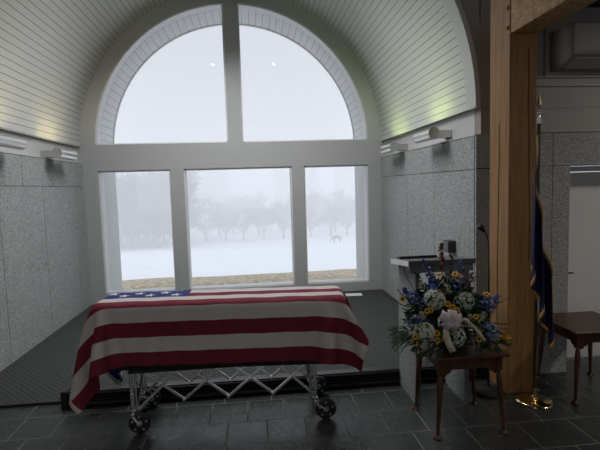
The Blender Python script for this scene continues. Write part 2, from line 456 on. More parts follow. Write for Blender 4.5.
# ------------------------------------------------------------------ low heater along the carpet edge
t = thing('floor_heater', 'long low black convector lying along the front edge of the carpet behind the casket', 'heater', (-1.71, 4.165, 0))
HL = 4.0
bm = bmesh.new(); box(bm, .0, HL, .015, .11, .012, .045); box(bm, 0, HL, .02, .11, .13, .145); box(bm, 0, HL, .095, .11, .03, .14)
obj('housing', bm, BLACKP, t, bevel=.004)
bm = bmesh.new()
for z in (.03, .058, .086, .114):
    prism(bm, [(.018, z), (.018, z+.006), (.05, z+.022), (.05, z+.016)], 0, .03, HL-.03)
obj('grille', bm, plain('grey_anodised_grille', (.045, .045, .047), .45, .5), t)
for x in (-.03, HL-.02):
    obj('end_cap', B(x, x+.05, .0, .118, .0, .155), RUBBER, t, bevel=.006)
bm = bmesh.new(); box(bm, .02, HL-.02, .008, .016, .125, .131); box(bm, .02, HL-.02, .008, .016, .028, .034)
obj('edge_strip', bm, plain('dull_metal_strip', (.11, .11, .115), .4, .8), t, label='thin metal strips along the grille')

# ------------------------------------------------------------------ church truck (collapsible casket trolley)
TY = 3.64; TD = .32; X0, X1 = -.985, .455
t = thing('casket_trolley', 'collapsible chrome casket trolley with crossed lattice sides on four black wheels', 'trolley', (-.265, 3.80, 0))
def L(x, y, z): return Vector((x+.265, y-3.80, z))
CZ = .5
for y in (TY, TY+TD):
    bm = bmesh.new()
    obj('top_rail', B(X0+.265-.02, X1+.265+.02, y-3.80-.014, y-3.80+.014, CZ-.012, CZ+.008), DARKM, t, bevel=.003)
    nodes = [-.94, -.59, -.243, .111, .455]
    k = 0
    for i in range(4):
        a, b = nodes[i], nodes[i+1]
        ly = .008
        zlow = lambda i: .20 if i in (0, 4) else .25
        for (p, q, off) in (((a, zlow(i)), (b, CZ+.045 if 0 else .53), -ly), ((a, .53), (b, zlow(i+1)), ly)):
            # clip under rail
            za, zb = p[1], q[1]
            def cl(P0, P1):
                if P1[1] > CZ-.01:
                    s = (CZ-.01-P0[1])/(P1[1]-P0[1]); P1 = (P0[0]+(P1[0]-P0[0])*s, CZ-.01)
                return P1
            if za < zb: q = cl(p, q)
            else: p = cl(q, p)
            bm = bmesh.new()
            d = Vector((q[0]-p[0], 0, q[1]-p[1])); nn = Vector((-d.z, 0, d.x)).normalized()*.0105
            A_, B_ = L(p[0], y+off, p[1]), L(q[0], y+off, q[1])
            vs = []
            for P_ in (A_, B_):
                for sy in (-.003, .003):
                    for sn in (-1, 1): vs.append(bm.verts.new(P_+nn*sn+Vector((0, sy, 0))))
            for f in ((0, 1, 3, 2), (4, 6, 7, 5), (0, 4, 5, 1), (2, 3, 7, 6), (0, 2, 6, 4), (1, 5, 7, 3)): bm.faces.new([vs[j] for j in f])
            obj('lattice_bar', bm, CHROME, t, bevel=.0015)
    for x, z, hl, rr in [(x, .25, .018, .011) for x in nodes[1:4]]+[((nodes[i]+nodes[i+1])/2, .385, .016, .009) for i in range(4)]:
        bm = bmesh.new(); tube(bm, [L(x, y-hl, z), L(x, y+hl, z)], rr, 10); obj('pivot_bolt', bm, CHROME, t, smooth='auto')
for xi, (px, wx) in enumerate(((X0, X0+.045), (X1, X1+.085))):
    for yi, y in enumerate((TY, TY+TD)):
        wy = y+(0.0 if yi == 0 else .12)
        bm = bmesh.new(); tube(bm, [L(px, y, .17), L(px, y, CZ-.012)], .015, 12); tube(bm, [L(px, y, .30), L(px, y, .33)], .019, 12); tube(bm, [L(px+(.03 if xi == 0 else -.03), y, .20), L(px+(.03 if xi == 0 else -.03), y, CZ-.012)], .008, 8)
        obj('leg', bm, CHROME, t, smooth='auto')
        bm = bmesh.new(); tube(bm, [L(px, y, .19), L(px, y, .16)], .02, 12)
        for s in (-.022, .022):
            p0, p1 = L(px, y+s, .165), L(wx, wy+s, .085)
            tube(bm, [p0, p0+Vector((0, 0, -.02)), p1], [.012, .013, .011], 8)
        tube(bm, [L(wx, wy-.03, .085), L(wx, wy+.03, .085)], .009, 10)
        obj('caster_fork', bm, CHROME, t, smooth='auto')
        w = obj('wheel', (lambda b: (lathe(b, [(.045, -.014), (.074, -.016), (.083, -.010), (.085, 0), (.083, .010), (.074, .016), (.045, .014)], 32, mtx=Matrix.Translation(L(wx, wy, .0852)) @ Matrix.Rotation(PI/2, 4, 'X')), b)[1])(bmesh.new()), RUBBER, t, smooth='auto')
        bm = bmesh.new(); M_ = Matrix.Translation(L(wx, wy, .0852)) @ Matrix.Rotation(PI/2, 4, 'X')
        lathe(bm, [(.0, -.017), (.022, -.017), (.026, -.012), (.026, .012), (.022, .017), (0, .017)], 20, mtx=M_)
        for k in range(5):
            a = 2*PI*k/5+.3
            c = Vector((math.cos(a)*.056, math.sin(a)*.056, 0))
            lathe(bm, [(0, -.0165), (.0105, -.0165), (.0105, .0165), (0, .0165)], 12, mtx=M_ @ Matrix.Translation(c))
        obj('hub', bm, STEELB, w, smooth='auto')
# end braces between the front and rear legs
for px in (X0, X1):
    for a, b in (((TY, .20), (TY+TD, .42)), ((TY, .42), (TY+TD, .20))):
        bm = bmesh.new(); s = .03 if px < 0 else -.03
        tube(bm, [L(px+s, a[0], a[1]), L(px+s, b[0], b[1])], .0075, 8); obj('end_brace', bm, CHROME, t, smooth='auto')

# ------------------------------------------------------------------ casket
CA = math.radians(-5.1); CC = (-.275, 3.828); CLn, CWd, CT, CB = 1.99, .50, 1.025, .512
t = thing('casket', 'dark wooden casket on the trolley, hidden under the striped flag except its black lower edge', 'casket', (CC[0], CC[1], 0), CA)
hx, hy = CLn/2, CWd/2
obj('base_molding', B(-hx-.01, hx-.07, -hy-.008, hy+.01, CB, CB+.045), CASK, t, bevel=.008)
obj('body', B(-hx+.02, hx-.02, -hy+.02, hy-.02, CB+.045, CT-.16), CASK, t, bevel=.02)
bm = bmesh.new(); box(bm, -hx+.02, hx-.02, -hy+.02, hy-.02, CT-.155, CT-.014); obj('lid', bm, CASK, t, bevel=.03, seg=3)

# ------------------------------------------------------------------ flag cloth, draped by a small cloth solver over the casket box
FL, FW = 2.80, 1.52
nu, nv = 105, 56
LO, FO = .55, .475            # overhang at the left end / front
U, V = np.meshgrid(np.linspace(0, 1, nu), np.linspace(0, 1, nv), indexing='ij')
P = np.zeros((nu, nv, 3)); P[..., 0] = -hx-LO+U*FL; P[..., 1] = -hy-FO+V*FW; P[..., 2] = CT+.012
rng = np.random.RandomState(4)
P[..., 2] += .004*np.sin(U*31+V*9)*np.cos(V*17) + rng.rand(nu, nv)*.002
R0 = .025                     # rounding of the collider
b0 = np.array([-hx+R0, -hy+R0, CB]); b1 = np.array([hx-R0, hy-R0, CT-R0])
dx_, dy_ = FL/(nu-1), FW/(nv-1); dd = math.hypot(dx_, dy_)
cons = []
def add(s1, s2, l, k):
    cons.append((s1, s2, l, k))
def sl(a, b, n, o):   # helper slices
    return None
for par in (0, 1):
    add((slice(par, nu-1, 2), slice(None)), (slice(par+1, nu, 2), slice(None)), dx_, 1)
    add((slice(None), slice(par, nv-1, 2)), (slice(None), slice(par+1, nv, 2)), dy_, 1)
for par in (0, 1):
    add((slice(par, nu-1, 2), slice(0, nv-1)), (slice(par+1, nu, 2), slice(1, nv)), dd, .35)
    add((slice(par, nu-1, 2), slice(1, nv)), (slice(par+1, nu, 2), slice(0, nv-1)), dd, .35)
for par in range(4):
    add((slice(par, nu-2, 4), slice(None)), (slice(par+2, nu, 4), slice(None)), 2*dx_, .55)
    add((slice(None), slice(par, nv-2, 4)), (slice(None), slice(par+2, nv, 4)), 2*dy_, .55)
def project(P):
    for s1, s2, l, k in cons:
        A, Bq = P[s1], P[s2]
        n0 = min(A.shape[0], Bq.shape[0]); n1 = min(A.shape[1], Bq.shape[1])
        A, Bq = A[:n0, :n1], Bq[:n0, :n1]
        d = Bq-A; L_ = np.sqrt((d*d).sum(-1, keepdims=True))+1e-9
        c = d*(.5*k*(1-l/L_)); A += c; Bq -= c
def collide(P, Q):
    q = np.clip(P, b0, b1); d = P-q; L_ = np.sqrt((d*d).sum(-1))
    inside = L_ < 1e-9
    rad = R0+.004
    hit = (L_ < rad) & ~inside
    n = d/(L_[..., None]+1e-9)
    P[hit] = (q+n*rad)[hit]
    if inside.any():
        # push out through the nearest side or top
        pi = P[inside]; opts = np.stack([pi[:, 0]-b0[0], b1[0]-pi[:, 0], pi[:, 1]-b0[1], b1[1]-pi[:, 1], b1[2]-pi[:, 2]], 1)
        j = opts.argmin(1)
        pi[j == 0, 0] = b0[0]-rad; pi[j == 1, 0] = b1[0]+rad; pi[j == 2, 1] = b0[1]-rad; pi[j == 3, 1] = b1[1]+rad; pi[j == 4, 2] = b1[2]+rad
        P[inside] = pi
    h = hit | inside
    P[h] = Q[h]*.55+P[h]*.45 if False else P[h]
    # friction
    top = h & (P[..., 2] > CT-.02)
    P[top, 0] = Q[top, 0]*.85+P[top, 0]*.15; P[top, 1] = Q[top, 1]*.85+P[top, 1]*.15
Q = P.copy()
for it in range(560):
    damp = .99 if it < 380 else .93
    vel = (P-Q)*damp; Q = P.copy()
    P = P+vel; P[..., 2] -= .00030
    for _ in range(13): project(P)
    collide(P, Q)
P[..., 2] += .0015*np.sin(U*57+V*23)+.001*np.sin(V*83-U*40)
me = bpy.data.meshes.new('american_flag')
idx = np.arange(nu*nv).reshape(nu, nv)
faces = np.stack([idx[:-1, :-1], idx[1:, :-1], idx[1:, 1:], idx[:-1, 1:]], -1).reshape(-1, 4)
me.from_pydata(P.reshape(-1, 3).tolist(), [], faces.tolist()); me.update()
uv = me.uv_layers.new(name='UVMap'); uf = np.stack([U, V], -1).reshape(-1, 2)[faces.reshape(-1)]
uv.data.foreach_set('uv', uf.reshape(-1).astype(np.float32))
for p in me.polygons: p.use_smooth = True
def mat_flag():
    m = NT('flag_cloth')
    s = m.node('ShaderNodeSeparateXYZ'); m.link(m.coord('UV'), s.inputs[0]); u, v = s.outputs[0], s.outputs[1]
    red = m.M('LESS_THAN', m.M('MODULO', m.M('FLOOR', m.M('MULTIPLY', v, 13)), 2), .5)
    CWu = .455
    can = m.M('MULTIPLY', m.M('LESS_THAN', u, CWu), m.M('GREATER_THAN', v, 6/13))
    gx = m.M('MULTIPLY', u, 12/CWu); gy = m.M('MULTIPLY', m.M('SUBTRACT', v, 6/13), 10/(7/13))
    sxm = CWu*FL/12; sym = (7/13)*FW/10; R = .0308*FW*1.15; ri = R*.382
    def stars(ox, oy):
        fx = m.M('SUBTRACT', m.M('MODULO', m.M('ADD', m.M('SUBTRACT', gx, ox), 1.0), 2), 1.0)
        fy = m.M('SUBTRACT', m.M('MODULO', m.M('ADD', m.M('SUBTRACT', gy, oy), 1.0), 2), 1.0)
        x = m.M('MULTIPLY', fx, sxm); y = m.M('MULTIPLY', fy, sym)
        r = m.M('SQRT', m.M('ADD', m.M('MULTIPLY', x, x), m.M('MULTIPLY', y, y)))
        a = m.M('ADD', m.M('ARCTAN2', x, y), 2*PI)
        w = 2*PI/5
        af = m.M('ABSOLUTE', m.M('SUBTRACT', m.M('MODULO', a, w), w/2))
        px = m.M('MULTIPLY', r, m.M('COSINE', af)); py = m.M('MULTIPLY', r, m.M('SINE', af))
        X2, Y2 = R*math.cos(w/2), R*math.sin(w/2)
        cr = m.M('SUBTRACT', m.M('MULTIPLY', m.M('SUBTRACT', px, ri), Y2), m.M('MULTIPLY', py, X2-ri))
        ins = m.M('LESS_THAN', cr, 0)
        lim = m.M('MULTIPLY', m.M('MULTIPLY', m.M('GREATER_THAN', gx, .4), m.M('LESS_THAN', gx, 11.6)), m.M('MULTIPLY', m.M('GREATER_THAN', gy, .4), m.M('LESS_THAN', gy, 9.6)))
        return m.M('MULTIPLY', ins, lim)
    st = m.M('MAXIMUM', stars(1, 1), stars(2, 2))
    n = m.noise(14, 4, coord='Object')
    W_ = m.mix(n, (.60, .57, .56), (.70, .66, .65)); Rd = m.mix(n, (.17, .022, .040), (.24, .034, .055))
    c = m.mix(red, W_, Rd); bl = m.mix(st, (.035, .05, .19), (.75, .75, .78)); c = m.mix(can, c, bl)
    c = m.mix(m.M('LESS_THAN', u, .013), c, (.62, .55, .45))
    m.base(c); m.set(.8, 0, .15)
    tl = m.node('ShaderNodeBsdfTranslucent'); m.link(c, tl.inputs[0]); mx = m.node('ShaderNodeMixShader'); mx.inputs[0].default_value = .12
    m.link(m.b.outputs[0], mx.inputs[1]); m.link(tl.outputs[0], mx.inputs[2]); m.link(mx.outputs[0], m.out.inputs[0])
    wv = m.noise(6, 4, .6, stretch=(1, 3, 3)); m.bump(wv, .35, .02); return m.m
me.materials.append(mat_flag())
fl = bpy.data.objects.new('american_flag', me); C.objects.link(fl)
fl.location = (CC[0], CC[1], 0); fl.rotation_euler = (0, 0, CA)
so = fl.modifiers.new('thick', 'SOLIDIFY'); so.thickness = .0016; so.offset = 0
ss = fl.modifiers.new('sub', 'SUBSURF'); ss.levels = 1; ss.render_levels = 1
tagk(fl, None, 'red, white and blue striped flag with white stars draped over the casket', 'flag')

# ------------------------------------------------------------------ side tables
def make_table(label, loc, rz, W, D, H=.62, splay=.0):
    t = thing('side_table', label, 'side table', loc, rz, None)
    w, d = W/2, D/2
    obj('tabletop', B(-w, w, -d, d, H-.022, H), TABW, t, bevel=.007, seg=3)
    lx, ly = w-.065, d-.055
    for sx, sy in ((-1, -1), (1, -1), (1, 1), (-1, 1)):
        bm = bmesh.new()
        bx, by = sx*lx, sy*ly
        box(bm, bx-.022, bx+.022, by-.022, by+.022, .49, H-.022)
        fx, fy = sx*(lx+.035), sy*(ly+.025)
        prof = [(0, .012), (.004, .034), (.012, .030), (.024, .016), (.06, .0115), (.16, .015), (.30, .021), (.40, .023), (.445, .019), (.462, .012), (.468, .017), (.476, .017), (.482, .012), (.492, .024), (.505, .024)]
        rings = []
        for z, r in prof:
            s = 1-z/.505
            rings.append(((bx+(fx-bx)*s, by+(fy-by)*s, z), r))
        tube(bm, [p for p, r in rings], [r for p, r in rings], 16)
        obj('leg', bm, TABW2, t, smooth='auto')
        # shaped knee brackets either side of the leg
        bm = bmesh.new()
        ez = H-.11; P2 = [(0, 0), (0, -.055), (.018, -.052), (.03, -.032), (.05, -.028), (.06, -.01), (.085, 0)]
        for ax in (0, 1):
            sgn = -sx if ax == 0 else -sy
            b0_ = (bx if ax == 0 else by)+sgn*.02
            poly = [(b0_+sgn*p[0], ez+.004+p[1]) for p in P2]
            c0 = (by if ax == 0 else bx); prism(bm, poly, 1 if ax == 0 else 0, c0-.009, c0+.009)
        obj('knee_bracket', bm, TABW, t)
    for nm, a in (('apron', (-lx, lx, -ly-.011, -ly+.011)), ('apron', (-lx, lx, ly-.011, ly+.011)), ('apron', (-lx-.011, -lx+.011, -ly, ly)), ('apron', (lx-.011, lx+.011, -ly, ly))):
        obj(nm, B(a[0], a[1], a[2], a[3], H-.11, H-.022), TABW, t, bevel=.002)
    return t
make_table('dark wooden side table with turned legs carrying the flower arrangement', (1.57, 3.445, 0), 0, .58, .53)
make_table('dark wooden side table with turned legs standing empty beside the door', (2.93, 3.815, 0), 0, .60, .58)

# ------------------------------------------------------------------ lectern
t = thing('lectern', 'grey speckled lectern with two side panels and a dark top behind the flowers', 'lectern', (1.57, 3.95, 0))
GL = mat_granite('lectern_laminate', .85)
for sx in (-1, 1):
    x = sx*.215
    sp = obj('side_panel', B(x-.02, x+.02, -.22, .24, 0, 1.15), GL, t, bevel=.002)
    obj('edge_band', B(x-.02, x+.02, -.2235, -.2205, .0, 1.15), GREYL, sp, label='dark grey edge strip')
def tilt(bm):
    for v in bm.verts: v.co.z -= .11*v.co.y
    return bm
obj('top_apron', B(-.285, .265, -.235, -.205, 1.15, 1.212), GREYL, t, bevel=.002)
obj('top_shelf', tilt(B(-.235, .235, -.20, .235, 1.150, 1.1855)), GREYL, t)
obj('desk_top', tilt(B(-.30, .28, -.25, .24, 1.186, 1.228)), plain('slate_laminate', (.085, .09, .10), .4), t, bevel=.003)
obj('end_band', tilt(B(-.304, -.3005, -.25, .24, 1.184, 1.230)), WHITEL, t, label='bright white end band')
obj('reading_ledge', tilt(B(-.25, .10, .13, .23, 1.2285, 1.25)), BLACKP, t, bevel=.003, label='black raised reading ledge')

# ------------------------------------------------------------------ microphone stand
t = thing('microphone_stand', 'black gooseneck microphone stand with round base between lectern and timber post', 'microphone stand', (2.055, 3.87, 0))
bm = bmesh.new(); lathe(bm, [(.0, 0), (.125, 0), (.132, .012), (.125, .03), (.06, .05), (.025, .062), (.0, .064)], 36); obj('base', bm, RUBBER, t, smooth='auto')
bm = bmesh.new(); tube(bm, [(0, 0, .055), (0, 0, .7)], .011, 10); tube(bm, [(0, 0, .7), (0, 0, 1.12)], .008, 10); tube(bm, [(0, 0, .68), (0, 0, .73)], .016, 10); obj('stem', bm, DARKM, t, smooth='auto')
bm = bmesh.new(); tube(bm, [(0, 0, 1.12), (.0, 0, 1.28), (-.004, 0, 1.36), (-.02, 0, 1.42), (-.04, -.01, 1.455)], .0055, 8); obj('gooseneck', bm, DARKM, t, smooth='auto')
bm = bmesh.new(); lathe(bm, [(.006, 0), (.012, .01), (.022, .045), (.027, .06), (.025, .08), (.012, .092), (0, .094)], 16, mtx=Matrix.Translation((-.04, -.01, 1.45)) @ Matrix.Rotation(-.7, 4, 'Y')); obj('microphone', bm, RUBBER, t, smooth='auto')

# ------------------------------------------------------------------ flag stand with navy flag
t = thing('flag_stand', 'tall flagpole in a round polished brass base with a spear finial', 'flag stand', (2.345, 3.64, 0))
bm = bmesh.new(); lathe(bm, [(0, 0), (.140, 0), (.146, .008), (.140, .016), (.115, .022), (.06, .034), (.035, .04), (0, .041)], 48); obj('base', bm, BRASS, t, smooth='auto')
bm = bmesh.new(); lathe(bm, [(0, .04), (.03, .04), (.03, .055), (.022, .06), (.022, .12), (.026, .122), (.026, .132), (.0, .134)], 24); tube(bm, [(.02, 0, .1), (.045, 0, .1)], .006, 8); obj('socket', bm, BRASS, t, smooth='auto')
bm = bmesh.new(); tube(bm, [(0, 0, .12), (.012, 0, 2.36)], .0135, 14); obj('pole', bm, mat_wood('dark_oak_pole', (.035, .018, .010), (.10, .05, .022), .3, (6, 6, 1)), t, smooth='auto')
bm = bmesh.new(); tube(bm, [(.004, 0, .90), (.0055, 0, 1.10)], .0155, 14); obj('ferrule', bm, BRASS, t, smooth='auto')
bm = bmesh.new(); lathe(bm, [(.0135, 2.35), (.018, 2.352), (.018, 2.40), (.012, 2.405), (.010, 2.42), (.019, 2.432), (.019, 2.444), (.008, 2.455), (.008, 2.462)], 16, c=(.012, 0, 0))
obj('finial_collar', bm, CHROME, t, smooth='auto')
bm = bmesh.new()
pr = [(.006, 2.455), (.021, 2.49), (.023, 2.505), (.012, 2.545), (.001, 2.60)]
rings = [[bm.verts.new((.012+r*math.cos(a), .35*r*math.sin(a), z)) for a in (0, PI/2, PI, 3*PI/2)] for r, z in pr]
for a, b in zip(rings, rings[1:]):
    for k in range(4): bm.faces.new((a[k], a[(k+1) % 4], b[(k+1) % 4], b[k]))
bm.faces.new(rings[0][::-1]); bm.faces.new(rings[-1]); obj('spear_finial', bm, plain('dark_bronze', (.16, .13, .09), .3, 1), t)

# hanging folds: columns run from hoist (s=0) to fly (s=1)
def cloth_sheet(name, fn, ns, nt, mat, parent, thick=.003):
    bm = bmesh.new(); g = [[bm.verts.new(fn(i/(ns-1), j/(nt-1))) for j in range(nt)] for i in range(ns)]
    for i in range(ns-1):
        for j in range(nt-1): bm.faces.new((g[i][j], g[i+1][j], g[i+1][j+1], g[i][j+1]))
    o = obj(name, bm, mat, parent, smooth=True)
    m = o.modifiers.new('thick', 'SOLIDIFY'); m.thickness = thick; m.offset = 0; return o
NAVY = plain('navy_satin', (.008, .014, .06), .55, var=.15, scale=12); GOLD = plain('gold_fringe', (.50, .29, .10), .6, var=.25, scale=90)
ft = thing('navy_flag', 'navy blue flag with gold fringe hanging furled on the pole beside the timber post', 'flag', (2.345, 3.64, 0))
def ff(s, q):
    # q 0 top edge .. 1 bottom edge
    top = 2.245-.02-1.24*s**.9
    bot = 1.20-.70*s
    z = top+(bot-top)*q
    zz = (2.25-z)/1.75                       # 0 at the top, 1 lowest
    spread = .035+.15*min(1, zz*1.8)**.8
    ph = s*5.0*PI
    x = -.010+spread*(s*1.0-.50)+.020*math.cos(ph)*(.25+zz)+.025*zz
    y = -.030-.045*math.sin(ph)*(.35+zz*.9)-.03*zz
    return (x, y, z)
cloth_sheet('cloth', ff, 90, 50, NAVY, ft)
def edge_strip(name, path, inward, w):
    # fringe ribbon: path points plus inward offsets
    bm = bmesh.new(); n = len(path)
    a = [bm.verts.new(p) for p in path]; b = [bm.verts.new(Vector(p)+Vector(o)*w) for p, o in zip(path, inward)]
    for i in range(n-1): bm.faces.new((a[i], a[i+1], b[i+1], b[i]))
    o = obj(name, bm, GOLD, ft, smooth=True); m = o.modifiers.new('thick', 'SOLIDIFY'); m.thickness = .008; m.offset = 0
    return o
K = 120
tp = [ff(i/K, 0) for i in range(K+1)]; edge_strip('fringe', tp, [(.28, -.2, 1)]*(K+1), .035)
bp = [ff(i/K, 1) for i in range(K+1)]; edge_strip('fringe', bp, [(0, -.1, -1)]*(K+1), .045)
sp = [ff(1, i/K) for i in range(K+1)]; edge_strip('fringe', sp, [(1, -.3, -.2)]*(K+1), .035)

# ------------------------------------------------------------------ flower arrangement
AC = Vector((1.50, 3.40, .62))
fa = thing('flower_arrangement', 'large funeral flower arrangement of hydrangeas, yellow daisies and blue sprays on the side table', 'flower arrangement', AC)
def W(x, y, z): return Vector((x, y, z))-AC
random.seed(11)
LEAF = plain('dark_green_leaf', (.018, .045, .018), .5, var=.5, scale=14); LEAF2 = plain('fresh_green_leaf', (.06, .12, .045), .5, var=.4, scale=14)
TWIG = plain('reddish_twig', (.045, .018, .014), .6, var=.3); 
def rdir(): 
    v = Vector((random.gauss(0, 1), random.gauss(0, 1), random.gauss(0, 1))); return v.normalized()
def leaf(bm, p, d, l, w, up=None, mi=0):
    d = d.normalized(); s = d.cross(up if up else rdir())
    if s.length < .05: s = d.cross(Vector((1, .3, 0)))
    s.normalize(); n = s.cross(d)
    a = [bm.verts.new(p), bm.verts.new(p+d*l*.35+s*w*.5+n*l*.04), bm.verts.new(p+d*l*.75+s*w*.35), bm.verts.new(p+d*l-n*l*.12), bm.verts.new(p+d*l*.75-s*w*.35), bm.verts.new(p+d*l*.35-s*w*.5+n*l*.04)]
    m = bm.verts.new(p+d*l*.5-n*w*.12)
    for i in range(6): bm.faces.new((a[i], a[(i+1) % 6], m)).material_index = mi
# container
bm = bmesh.new(); lathe(bm, [(0, 0), (.10, 0), (.13, .10), (.14, .12), (.12, .12), (0, .10)], 24); obj('container', bm, LEAF, fa, smooth='auto')
# leafy mass
bm = bmesh.new()
for k in range(1300):
    d = rdir(); d.z = abs(d.z)*1.0-.12
    c = Vector((1.47, 3.43, .84)); rr = random.uniform(.35, .98)
    p = c+Vector((d.x*.31*rr, d.y*.17*rr, d.z*.33*rr)); 
    if p.z < .64: p.z = .64+random.random()*.03
    leaf(bm, p-AC, Vector((d.x, d.y, d.z*.8))+rdir()*.7, random.uniform(.05, .10), random.uniform(.018, .034))
fo = obj('foliage', bm, LEAF, fa); fo['kind'] = 'stuff'
# skirt of leaves low at the front
bm = bmesh.new()
for k in range(150):
    x = random.uniform(1.14, 1.80); p = Vector((x, random.uniform(3.20, 3.26), random.uniform(.66, .82)))
    leaf(bm, p-AC, Vector((random.gauss(0, .6)+(x-1.47)*1.5, -.5, random.uniform(-.55, .2))), random.uniform(.06, .10), .022)
fo = obj('foliage_skirt', bm, LEAF, fa); fo['kind'] = 'stuff'
# palm sprays low left
for (tx, tz) in ((.975, .76), (1.0, .70), (.965, .82), (1.03, .665), (.99, .73)):
    bm = bmesh.new(); a = W(1.20, 3.27, .78); b = W(tx, 3.22, tz); b2 = (a+b)/2+Vector((0, 0, .03))
    for k in range(9):
        s = .35+k*.07; p = a.lerp(b, s)+Vector((0, 0, .03*math.sin(PI*s)))
        for sg in (-1, 1): leaf(bm, p, (b-a).normalized()+Vector((0, sg*.15, sg*.55)), .065, .010)
    tube(bm, [a, b2, b], .002, 4)
    obj('palm_spray', bm, LEAF2, fa)
# hydrangeas
def hydrangea(c, r, cols, name='hydrangea_head'):
    bm = bmesh.new()
    bmesh.ops.create_icosphere(bm, subdivisions=2, radius=r*.78, matrix=Matrix.Translation(c))
    for f in bm.faces: f.material_index = 3
    n = 112
    for k in range(n):
        z = 1-2*(k+.5)/n; a = k*2.39996; q = math.sqrt(1-z*z)
        d = (Vector((q*math.cos(a), q*math.sin(a)*1.0, z))+rdir()*.13).normalized(); p = c+d*r*random.uniform(.9, 1.04)
        x, y = frame_for(d); ro = random.random()*PI
        mi = random.choice((0, 0, 1, 2))
        for j in range(4):
            e = ro+j*PI/2; f = (x*math.cos(e)+y*math.sin(e)); g = d.cross(f)
            s = r*random.uniform(.18, .25)
            vs = [bm.verts.new(p), bm.verts.new(p+f*s*.6+g*s*.45+d*s*.2), bm.verts.new(p+f*s*1.05+d*s*.1), bm.verts.new(p+f*s*.6-g*s*.45+d*s*.2)]
            bm.faces.new(vs).material_index = mi
    return obj(name, bm, list(cols)+[LEAF], fa)
HW = [plain('cream_green_petal', (.60, .64, .56), .6, var=.15), plain('ice_blue_petal', (.52, .57, .66), .6, var=.15), plain('lime_petal', (.36, .44, .24), .6, var=.15)]
HB = [plain('soft_blue_petal', (.20, .27, .55), .6, var=.15), plain('periwinkle_petal', (.28, .36, .62), .6, var=.15), HW[1]]
hydrangea(W(1.316, 3.27, 1.038), .076, HW); hydrangea(W(1.565, 3.32, .998), .074, HW); hydrangea(W(1.215, 3.22, .815), .074, [HW[0], HW[2], HW[0]])
hydrangea(W(1.731, 3.25, .773), .068, HB); hydrangea(W(1.45, 3.22, .765), .075, HW)
# ribbon bow: five broad loops and two tails
RIB = plain('pale_pink_satin', (.60, .50, .54), .4, var=.06); RIBC = plain('cream_satin', (.60, .52, .42), .4, var=.06)
bc = W(1.362, 3.10, .93)
bow = bpy.data.objects.new('ribbon_bow', None)
bm = bmesh.new()
for a, sc_ in ((10, 1.05), (80, .9), (150, 1.1), (225, .95), (310, 1.0)):
    a = math.radians(a); d = Vector((math.cos(a), -.18, math.sin(a))); s = Vector((-math.sin(a), 0, math.cos(a)))
    rows = []
    for i in range(9):
        q = i/8; rad = .080*math.sin(q*PI*.5+.0) if q < 1 else .080
        wdt = (.010+.027*math.sin(min(1, q*1.15)*PI*.62))
        rows.append([bm.verts.new(bc+d*rad*sc_*(q if q > .1 else .1)*1.0*(1/(.2+.8)) + s*wdt*w_ + Vector((0, -.035*math.sin(q*PI)+.012*w_*w_, 0))) for w_ in (-1, -.5, 0, .5, 1)])
    for r0_, r1_ in zip(rows, rows[1:]):
        for j in range(4): bm.faces.new((r0_[j], r1_[j], r1_[j+1], r0_[j+1]))
bw = obj('ribbon_bow', bm, RIB, fa, smooth=True); mm = bw.modifiers.new('t', 'SOLIDIFY'); mm.thickness = .003
bm = bmesh.new(); bmesh.ops.create_uvsphere(bm, u_segments=12, v_segments=8, radius=.018, matrix=Matrix.Translation(bc+Vector((0, -.02, 0))))
obj('bow_knot', bm, RIB, bw, smooth=True)
def ribbon(pts, w, side, mat):
    bm = bmesh.new(); rows = []
    for p in pts: rows.append((bm.verts.new(Vector(p)-side*w), bm.verts.new(Vector(p)+side*w)))
    for a, b in zip(rows, rows[1:]): bm.faces.new((a[0], a[1], b[1], b[0]))
    o = obj('ribbon_tail', bm, mat, fa, smooth=True); m = o.modifiers.new('t', 'SOLIDIFY'); m.thickness = .002
ribbon([W(1.335, 3.10, .88), W(1.325, 3.085, .84), W(1.335, 3.095, .80), W(1.352, 3.10, .75), W(1.378, 3.09, .70)], .024, Vector((.95, 0, .3)).normalized(), RIBC)
ribbon([W(1.42, 3.11, .93), W(1.49, 3.12, .915), W(1.55, 3.13, .86), W(1.60, 3.14, .80), W(1.64, 3.14, .745)], .011, Vector((.6, 0, .75)).normalized(), RIBC)
# small yellow daisies
YEL = plain('yellow_petal', (.62, .36, .025), .5, var=.2); YC = plain('brown_flower_centre', (.10, .045, .010), .7, var=.3)
def daisy(p, d, r=.024, name='yellow_daisy'):
    bm = bmesh.new(); x, y = frame_for(d); d = d.normalized()
    for k in range(12):
        a = 2*PI*k/12; f = x*math.cos(a)+y*math.sin(a); leaf(bm, p+f*r*.25, f+d*.15, r*.8, r*.42, up=d)
    o = obj(name, bm, YEL, fa)
    bm = bmesh.new(); lathe(bm, [(0, -.002), (r*.36, -.002), (r*.40, .002), (r*.25, .007), (0, .008)], 12, mtx=Matrix.Translation(p) @ d.to_track_quat('Z', 'Y').to_matrix().to_4x4())
    obj('flower_centre', bm, YC, o, smooth=True)
for (x, z) in ((1.22, .982), (1.132, .799), (1.294, .815), (1.354, .774), (1.409, 1.001), (1.442, .977), (1.374, 1.025), (1.586, .92), (1.61, .806), (1.61, .75), (1.042, 1.08), (1.132, .751), (1.297, .762), (1.245, .985)):
    daisy(W(x, 3.17, z), Vector((random.gauss(0, .25)-.3, -1, random.gauss(.1, .2))))
for (x, z) in ((1.285, 1.235), (1.33, 1.228), (1.45, 1.232), (1.485, 1.215), (1.69, 1.07), (1.715, 1.055)):
    daisy(W(x, 3.22, z), Vector((random.gauss(0, .3), -.35, 1)), .028)
